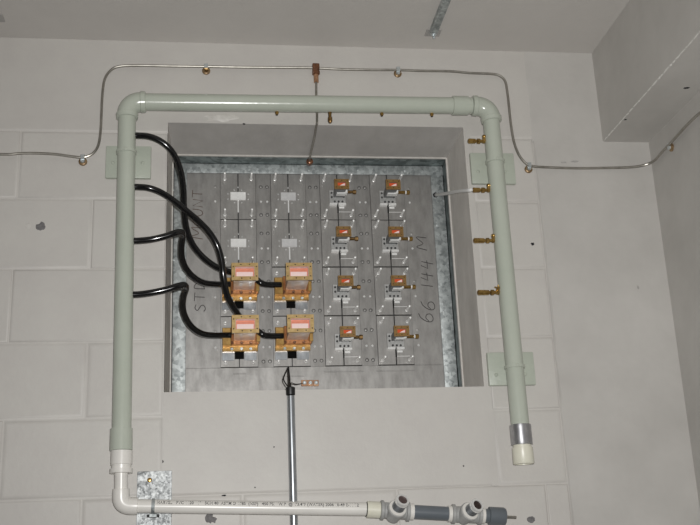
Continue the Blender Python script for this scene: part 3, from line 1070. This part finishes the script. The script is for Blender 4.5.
lz('seal_ring', 366, 367, [(0, 0.0172), (0.05, 0.0180), (0.95, 0.0180), (1, 0.0172)], 'black_cap')
lz('coupling', 366.5, 381, [(0, 0.016), (0.03, 0.0208), (0.9, 0.0208), (1, 0.017)], 'cream_pvc')


def tee(pa, pb, base_px, tip_px, tipY):
    p0, p1 = on(pa), on(pb)
    L_ = (p1 - p0).length
    mb = MB()
    mb.lathe(p0, hd2, [(0, 0.0205), (0.0015, 0.0245), (0.0085, 0.0245), (0.0105, 0.0200), (L_ - 0.0105, 0.0200), (L_ - 0.0085, 0.0245), (L_ - 0.0015, 0.0245), (L_, 0.0205)], 30)
    c = (p0 + p1) / 2
    tip = at(*tip_px, tipY)
    b = at(*base_px, -0.078)
    d = (tip - b).normalized()
    c2 = b - d * 0.030
    mb.lathe(c2, d, [(0, 0.019), (0.026, 0.0205), (0.030, 0.0245), (0.0365, 0.0245), (0.038, 0.022)], 26)
    tb = obj('tee', mb, 'grey_tee', wp)
    mb = MB()
    mb.lathe(b + d * 0.0075, d, [(0, 0.0225), (0.0025, 0.0222), (0.004, 0.0160)], 26)
    obj('seal_ring', mb, 'white_pvc', tb)
    mb = MB()
    L2 = (tip - b).length
    pr = [(0.006, 0.0162)]
    k = 0.010
    while k < L2 - 0.012:
        pr += [(k, 0.0164), (k + 0.0012, 0.0156)]
        k += 0.0026
    pr += [(L2 - 0.011, 0.0162)]
    mb.lathe(b, d, pr, 24)
    nz = obj('nozzle', mb, 'conduit', tb)
    mb = MB()
    mb.lathe(b + d * (L2 - 0.0115), d, [(0, 0.0150), (0.001, 0.0178), (0.0095, 0.0180), (0.0115, 0.0168), (0.0115, 0.0118), (0.0085, 0.0116)], 24, False)
    obj('nozzle_rim', mb, 'rim', nz)  # flash highlight put into the rim's paler colour
    mb = MB()
    mb.lathe(b + d * (L2 - 0.0045), d, [(0, 0.0122), (0.0012, 0.0122)], 20)
    obj('nozzle_bore', mb, 'bore' if pa < 400 else 'bore_brown', nz)


tee(380, 409.5, (396.5, 510), (403, 499.5), -0.118)
lz('seal_ring', 409, 413.5, [(0, 0.0195), (0.05, 0.0203), (0.95, 0.0203), (1, 0.017)], 'white_pvc')
lz('grey_pipe', 412.5, 448.5, [(0, 0.0165), (0.01, 0.0175), (0.99, 0.0175), (1, 0.0165)], 'grey_pvc')
lz('seal_ring', 447.5, 451.5, [(0, 0.017), (0.05, 0.0203), (0.95, 0.0203), (1, 0.0195)], 'white_pvc')
tee(451, 481, (468.5, 512.5), (477.8, 504.8), -0.118)
lz('seal_ring', 480.5, 484, [(0, 0.0195), (0.05, 0.0203), (0.95, 0.0203), (1, 0.017)], 'white_pvc')
lz('grey_pipe', 483.5, 489, [(0, 0.0175), (1, 0.0175)], 'grey_pvc')
lz('pipe_cap', 488, 504.5, [(0, 0.0205), (0.03, 0.0232), (0.9, 0.0232), (1, 0.0205)], 'grey_pvc')
lz('valve_stem', 504, 515.5, [(0, 0.006), (0.15, 0.006), (0.16, 0.0048), (0.22, 0.0048), (0.23, 0.0036), (1, 0.0036)], 'steel', 12)

# printed line on the white pipe, wrapped on its surface
cu = bpy.data.curves.new('print_src', 'FONT')
cu.body = 'HARVEL   PVC 1120   1"   SCH 40  ASTM D 1785  (NSF)   450 PSI   W/P  @  73.4\u00b0F (WATER) 2006 10-49 E-11/12'
cu.size = 1.0
cu.resolution_u = 2
cu.offset = 0.012
tmp = bpy.data.objects.new('print_src', cu)
col.objects.link(tmp)
dg = bpy.context.evaluated_depsgraph_get()
me = bpy.data.meshes.new_from_object(tmp.evaluated_get(dg))
bpy.data.objects.remove(tmp)
xs = [v.co.x for v in me.vertices]
x0_, x1_ = min(xs), max(xs)
P0, P1 = on(157), on(358)
side = hd.cross(Vector((0, 1, 0))).normalized()       # roughly up
if side.z < 0:
    side = -side
fwd = side.cross(hd).normalized()
if fwd.y > 0:
    fwd = -fwd
mb = MB()
mb.bm.from_mesh(me)
hgt = 0.0088
for v in mb.bm.verts:
    f = (v.co.x - x0_) / (x1_ - x0_)
    arcl = (v.co.y - 0.35) * hgt / 0.7
    ang = math.radians(33) + arcl / RW
    c = P0.lerp(P1, f)
    v.co = c + (fwd * math.cos(ang) + side * math.sin(ang)) * (RW + 0.00025)
o = obj('pipe_lettering', mb, 'print', main)
o['label'] = 'black printed specification line along the pipe'
bpy.data.meshes.remove(me)

# galvanized plate with clamp behind the white pipe
p0 = at(137.3, 471.5, -0.01)
p1 = at(172, 471.5, -0.01)
t = thing('mounting_plate', Vector(((p0.x + p1.x) / 2, 0, -0.62 + S)), 'spangled galvanized plate screwed to the wall behind the white pipe elbow', 'plate')
mb = MB()
mb.box(p0.x, p1.x, -0.010, 0.0, -0.62 + S, p0.z, 0.001)
obj('steel_plate', mb, 'galv_bright', t)
mb = MB()
s = at(149.5, 480, -0.011)
mb.lathe(Vector((s.x, -0.0095, s.z)), NB, [(0, 0.0062), (0.002, 0.006), (0.0042, 0.0036), (0.0044, 0.001)], 14)
obj('screw', mb, 'brass', t)['label'] = 'yellow brass screw'
cpt = on(153.3)
mb = MB()
mb.lathe(cpt - hd * 0.0042, hd, [(0, RW + 0.0002), (0.0003, RW + 0.0022), (0.0081, RW + 0.0022), (0.0084, RW + 0.0002)], 28)
mb.box(cpt.x - 0.0042, cpt.x + 0.0042, cpt.y + RW, -0.009, cpt.z - 0.006, cpt.z + 0.006)
mb.box(cpt.x - 0.009, cpt.x + 0.009, cpt.y - 0.008, cpt.y + 0.006, cpt.z - RW - 0.010, cpt.z - RW - 0.0015, 0.0008)
cl = obj('pipe_clamp', mb, 'galv', t)
mb = MB()
mb.hexa(cpt + Vector((-0.015, 0, -RW - 0.006)), cpt + Vector((0.015, 0, -RW - 0.006)), 0.0034)
obj('clamp_bolt', mb, 'black_cap', cl)

# ------------------------------------------------------------------ conduit with wire and copper lugs
pt = at(290.7, 396, -0.016)
pb = Vector((pt.x + 0.004, -0.013, 0.0))
t = thing('conduit', pb, 'upright galvanized conduit with black cap standing below the recess', 'conduit')
obj('tube', MB().cyl(pb, pt, 0.0102, 22), 'conduit', t)
ct = at(290.4, 387.5, -0.016)
mb = MB()
mb.lathe(at(290.6, 395, -0.016), (0, 0, 1), [(0, 0.0118), (0.001, 0.0122), (0.019, 0.0122), (0.021, 0.010)], 22)
obj('cap', mb, 'black_cap', t)
cz_ = ct.z
mb = MB()
mb.tube(catmull([Vector((ct.x - 0.002, -0.016, cz_)), at(289.3, 378, 0.02), at(288.3, 367, 0.05)], 6), [0.0030] * 7 + [0.0026] * 6, 10)
mb.tube(catmull([at(288.3, 367, 0.05), at(285.5, 373, 0.04), at(283.5, 379, 0.02), at(286, 384, 0.0), Vector((ct.x - 0.003, -0.016, cz_ - 0.002))], 6), 0.0016, 8)
mb.tube(catmull([Vector((ct.x + 0.003, -0.014, cz_ - 0.002)), at(291, 383, 0.06), at(296, 384.2, 0.16), at(302.5, 383.5, 0.262)], 6), 0.0014, 8)
obj('wire', mb, 'black_cap', t)['label'] = 'thin black looped wire'
t = thing('terminal_block', at(310, 387, 0.2675), 'row of small copper lugs at the bottom of the panel', 'terminal')
for px, w in ((304.5, 0.0098), (310.3, 0.0080), (316, 0.0080)):
    c = at(px, 382.8, 0.262)
    mb = MB()
    mb.box(c.x - w, c.x + w, 0.2615, 0.2678, c.z - 0.0098, c.z + 0.0085, 0.001)
    lg = obj('copper_lug', mb, 'copper', t)
    mb = MB()
    mb.lathe(Vector((c.x, 0.262, c.z)), NB, [(0, 0.006), (0.0022, 0.006), (0.0034, 0.0045), (0.0034, 0.002), (0.001, 0.0018)], 14)
    obj('lug_screw', mb, 'bolt', lg)

# ------------------------------------------------------------------ steel sensing line along the wall
YT = -0.012
pl = [(-60, 155.5), (-30, 154.5), (0, 154.3), (10, 154.3), (20, 153.4), (35, 153.2), (55, 154.2), (72, 156.5), (83, 157.3), (92, 154), (98, 146), (100.5, 132), (101.5, 112), (102.3, 96), (104.5, 80), (110.5, 70.5), (120, 66.3), (140, 65.6),
      (170, 66.1), (206, 66.6), (240, 67.2), (280, 67.5), (313, 67.9), (340, 69.3), (370, 69.9), (398, 70.0), (420, 70.8), (450, 71.3), (470, 73), (490, 73.8), (499, 75.5), (505, 81), (507.3, 92), (508.8, 105), (511, 125), (514, 142), (519, 155), (526, 163.5), (533, 166.3), (548, 167.3), (575, 168.2), (600, 168), (635, 166.8)]
pts = [at(x, y, YT) for x, y in pl]


def on_right(px, py, off=0.010):
    d = ray(px, py)
    return CAM + d * ((RIGHT - off - CAM.x) / d.x)


pts += [on_right(652.5, 161.8, 0.012), on_right(662, 152), on_right(672, 141.5), on_right(686, 126), on_right(698, 114.5), on_right(712, 104)]
ln = thing('sensing_line', at(316, 68, YT), 'thin bare steel tube looping across the wall above the pipe', 'tube')
RTB = 0.0038
obj('steel_tube', MB().tube(catmull(pts, 5), RTB, 10), 'steel', ln)
tj = at(315.8, 68, YT)
mb = MB()
mb.box(tj.x - 0.0105, tj.x + 0.0105, YT - 0.009, YT + 0.009, tj.z - 0.010, tj.z + 0.012, 0.0025, 2)
tee_ = obj('copper_tee', mb, 'copper_dark', ln)
mb = MB()
mb.hexa(Vector((tj.x, YT, tj.z - 0.010)), Vector((tj.x, YT, tj.z - 0.022)), 0.0115, 0.001)
obj('tee_nut', mb, 'copper_dark', tee_)
mb = MB()
mb.lathe(Vector((tj.x, YT, tj.z - 0.022)), (0, 0, -1), [(0, 0.0072), (0.024, 0.0072), (0.0245, 0.0045)], 16)
obj('tee_sleeve', mb, 'copper', tee_)
drop = [Vector((tj.x, YT, tj.z - 0.04)), at(316.3, 98, YT), at(317, 112, YT), at(317, 120, YT)]
zz = at(317, 124.5, YT)
drop += [Vector((zz.x, -0.010, RT - 0.001 + S)), Vector((zz.x - 0.002, 0.004, RT - 0.008 + S))]
xe = at(309.8, 157.5, 0.18).x
for yy in (0.05, 0.11, 0.165, 0.185):
    drop.append(Vector((zz.x + (xe - zz.x) * yy / 0.18, yy, RT - (RT - KT) * yy / D - 0.0065 + S)))
obj('drop_tube', MB().tube(catmull(drop, 6), RTB * 0.95, 10), 'steel', ln)
e = at(309.6, 162.3, 0.205)
mb = MB()
mb.tube([drop[-1], (drop[-1] + e) / 2, e], RTB * 0.95, 10)
obj('drop_tube', mb, 'steel', ln)
dd = Vector((-0.05, -1, -0.10)).normalized()
mb = MB()
mb.lathe(e, dd, [(-0.010, 0.0070), (-0.002, 0.0070), (-0.0015, 0.0105), (0.009, 0.0105), (0.011, 0.008), (0.0125, 0.004)], 14)
obj('end_fitting', mb, 'copper_dark', ln)
# anchors that hold the line
for (px, py), lab, rgt in (((83, 162), 'anchor bolt with brown washer at the far left, left of the pipe bracket', 0), ((206.2, 71.2), 'anchor bolt on the upper wall, left of the copper tee', 0),
                          ((397.6, 74), 'anchor bolt on the upper wall, right of the copper tee', 0), ((528.3, 169.5), 'anchor bolt right of the pipe manifold where the tube levels out', 0),
                          ((672, 147.5), 'anchor bolt on the right side wall below the beam', 1)):
    if rgt:
        p = on_right(px, py, 0)
        n_ = Vector((-1, 0, 0))
    else:
        p = at(px, py, 0)
        p.y = 0.0 if px < 500 else 0.0
        n_ = Vector((0, -1, 0))
    t = thing('anchor_bolt', p, lab, 'bolt', 'anchors of the steel tube')
    mb = MB()
    mb.lathe(p, n_, [(0, 0.0118), (0.0035, 0.0118), (0.005, 0.0105), (0.0062, 0.007)], 18)
    obj('washer', mb, 'washer', t)
    mb = MB()
    mb.lathe(p + n_ * 0.006, n_, [(0, 0.0068), (0.005, 0.0068), (0.0062, 0.0055)], 6)
    obj('bolt_head', mb, 'bolt' if px != 206.2 else 'brass_dark', t)
    mb = MB()
    if rgt:
        mb.tube([p + n_ * 0.009, p + n_ * 0.010 + Vector((0, 0.0, 0.012))], 0.0030, 8)
    else:
        mb.box(p.x - 0.0055, p.x + 0.0055, -0.0175, -0.0085, p.z + 0.002, p.z + 0.016, 0.001)
    obj('tube_clip', mb, 'bolt', t)

# milky tube from the frame to the second brass valve
t0 = at(436.5, 194.8, 0.255)
t1 = at(471, 189.6, YG)
mb = MB()
pts = catmull([t0 + Vector((0, 0.012, 0)), t0, at(446, 193.6, 0.14), at(458, 191.2, 0.02), t1 + Vector((-0.006, 0.006, 0)), t1 + Vector((0.004, 0, 0))], 6)
mb.tube(pts, 0.0052, 12)
o = obj('plastic_tube', mb, 'white_tube', None, t1)
tag(o, 'short milky plastic tube from the galvanized frame to a brass valve', 'tube')
blot('tube_hole', at(435.5, 195, YF - 0.0018), NB, 0.0085, 0.0085, 'hole', fr, 40, 0.05, 0.0006)

# ------------------------------------------------------------------ black hoses
RH = 0.0088


def hose(spec, label, r=RH):
    pts = catmull([at(*p) if len(p) == 3 else Vector(p) for p in spec], 7)
    mb = MB()
    mb.tube(pts, r, 14)
    o = obj('black_hose', mb, 'black', None, pts[0])
    return tag(o, label, 'hose', 'black rubber hoses')


hose([(132, 135.5, YG), (139, 135.6, YG), (149, 136.5, -0.062), (160, 140.8, -0.060), (170, 149, -0.05), (177, 160.5, -0.03), (181.5, 175, -0.005), (183.5, 192, 0.025), (184, 208, 0.05), (186.2, 227, 0.08), (192, 243, 0.105), (202, 256, 0.13), (214, 265.5, 0.15), (224, 270, 0.165), (233, 272.5, 0.178)],
     'topmost black hose, curling from the left pipe down to the upper bronze feed')
hose([(132, 187, YG), (139, 187, YG), (149, 188, -0.06), (160, 192, -0.052), (172, 199.5, -0.035), (186, 210.5, -0.01), (199, 221.5, 0.01), (209, 232, 0.025), (217, 245, 0.04), (221.5, 260, 0.05), (223.5, 276, 0.06), (226.5, 293, 0.08), (231.5, 304, 0.11), (237, 313, 0.15), (241, 318, 0.19)],
     'second black hose from the top, crossing over to the lower left bronze feed')
hose([(132, 240.8, YG), (139, 240.7, YG), (152, 239.3, -0.06), (166, 236, -0.06), (176, 232.6, -0.058), (181.5, 232.3, -0.045), (182.8, 236, -0.02), (181.6, 244, 0.01), (181.6, 256, 0.05), (185.5, 267.5, 0.09), (193, 276.5, 0.125), (203, 282.5, 0.155), (214, 284.2, 0.185), (225, 284.3, 0.215), (230, 284.3, 0.22)],
     'third black hose from the top, bending sharply at the recess edge')
hose([(132, 294.6, YG), (139, 294.4, YG), (152, 292.6, -0.06), (167, 289.4, -0.06), (178, 286, -0.058), (184.5, 285.2, -0.045), (185.8, 289, -0.02), (183.5, 297, 0.01), (182.8, 308, 0.05), (186.5, 319.5, 0.09), (193.5, 328.5, 0.125), (203, 334, 0.155), (214, 335.4, 0.185), (225, 335.3, 0.215), (231, 335.2, 0.22)],
     'lowest black hose, bending down at the recess edge to the lower left feed')
hose([(253, 277.5, 0.205), (257, 279.8, 0.20), (262, 283.6, 0.20), (269, 284.8, 0.212), (277, 284.8, 0.222), (281, 284.8, 0.226)], 'short black hose joining the two upper bronze feeds')
hose([(254.5, 329, 0.205), (258.5, 331.5, 0.20), (263.5, 335, 0.20), (270, 336, 0.212), (278, 336, 0.222), (283, 336, 0.226)], 'short black hose joining the two lower bronze feeds')

# ------------------------------------------------------------------ ceiling straps
for i, (x, y0, lab) in enumerate(((0.8465, -0.10, 'galvanized strap bolted to the ceiling near the middle'), (-0.378, -0.110, 'galvanized strap end on the ceiling at the far left'))):
    t = thing('ceiling_strap', V(x, y0, CEIL), lab, 'strap', 'ceiling straps')
    mb = MB()
    mb.wbox(x - 0.010, x + 0.010, -1.7, y0 - 0.012, CEIL - 0.012, CEIL - 0.007, 0.001)
    mb.wbox(x - 0.0135, x - 0.008, -1.7, y0 - 0.012, CEIL - 0.016, CEIL, 0.001)
    obj('strap_channel', mb, 'galv', t)
    mb = MB()
    mb.wbox(x - 0.022, x + 0.022, y0 - 0.018, y0 + 0.022, CEIL - 0.003, CEIL, 0.001)
    obj('foot_plate', mb, 'scuff', t)
    mb = MB()
    mb.lathe(V(x, y0 - 0.004, CEIL - 0.001), (0, 0, -1), [(0, 0.0125), (0.004, 0.0125), (0.0042, 0.009), (0.012, 0.009), (0.0135, 0.0075)], 6)
    mb.lathe(V(x, y0 - 0.004, CEIL - 0.012), (0, 0, -1), [(0, 0.0045), (0.010, 0.0045), (0.012, 0.003)], 12)
    obj('bolt', mb, 'bolt', t)

# ------------------------------------------------------------------ light: the camera's own flash, in a dim room
ld = bpy.data.lights.new('flash', 'SPOT')
ld.energy = 195
ld.color = (1.0, 0.995, 0.985)
ld.spot_size = math.radians(95)
ld.spot_blend = 1.0
ld.shadow_soft_size = 0.012
lo = bpy.data.objects.new('flash', ld)
lo.matrix_world = Matrix((RX, -RY, -(RZ + RY * 0.06).normalized())).transposed().to_4x4()
lo.location = CAM + RX * 0.035 - RY * 0.055
col.objects.link(lo)
w = bpy.data.worlds.new('world')
w.use_nodes = True
w.node_tree.nodes['Background'].inputs['Color'].default_value = (0.5, 0.5, 0.5, 1)
w.node_tree.nodes['Background'].inputs['Strength'].default_value = 0.05
scene.world = w

vs = scene.view_settings
vs.view_transform = 'Standard'
vs.look = 'None'
vs.gamma = 1
vs.use_curve_mapping = False
vs.exposure = 0
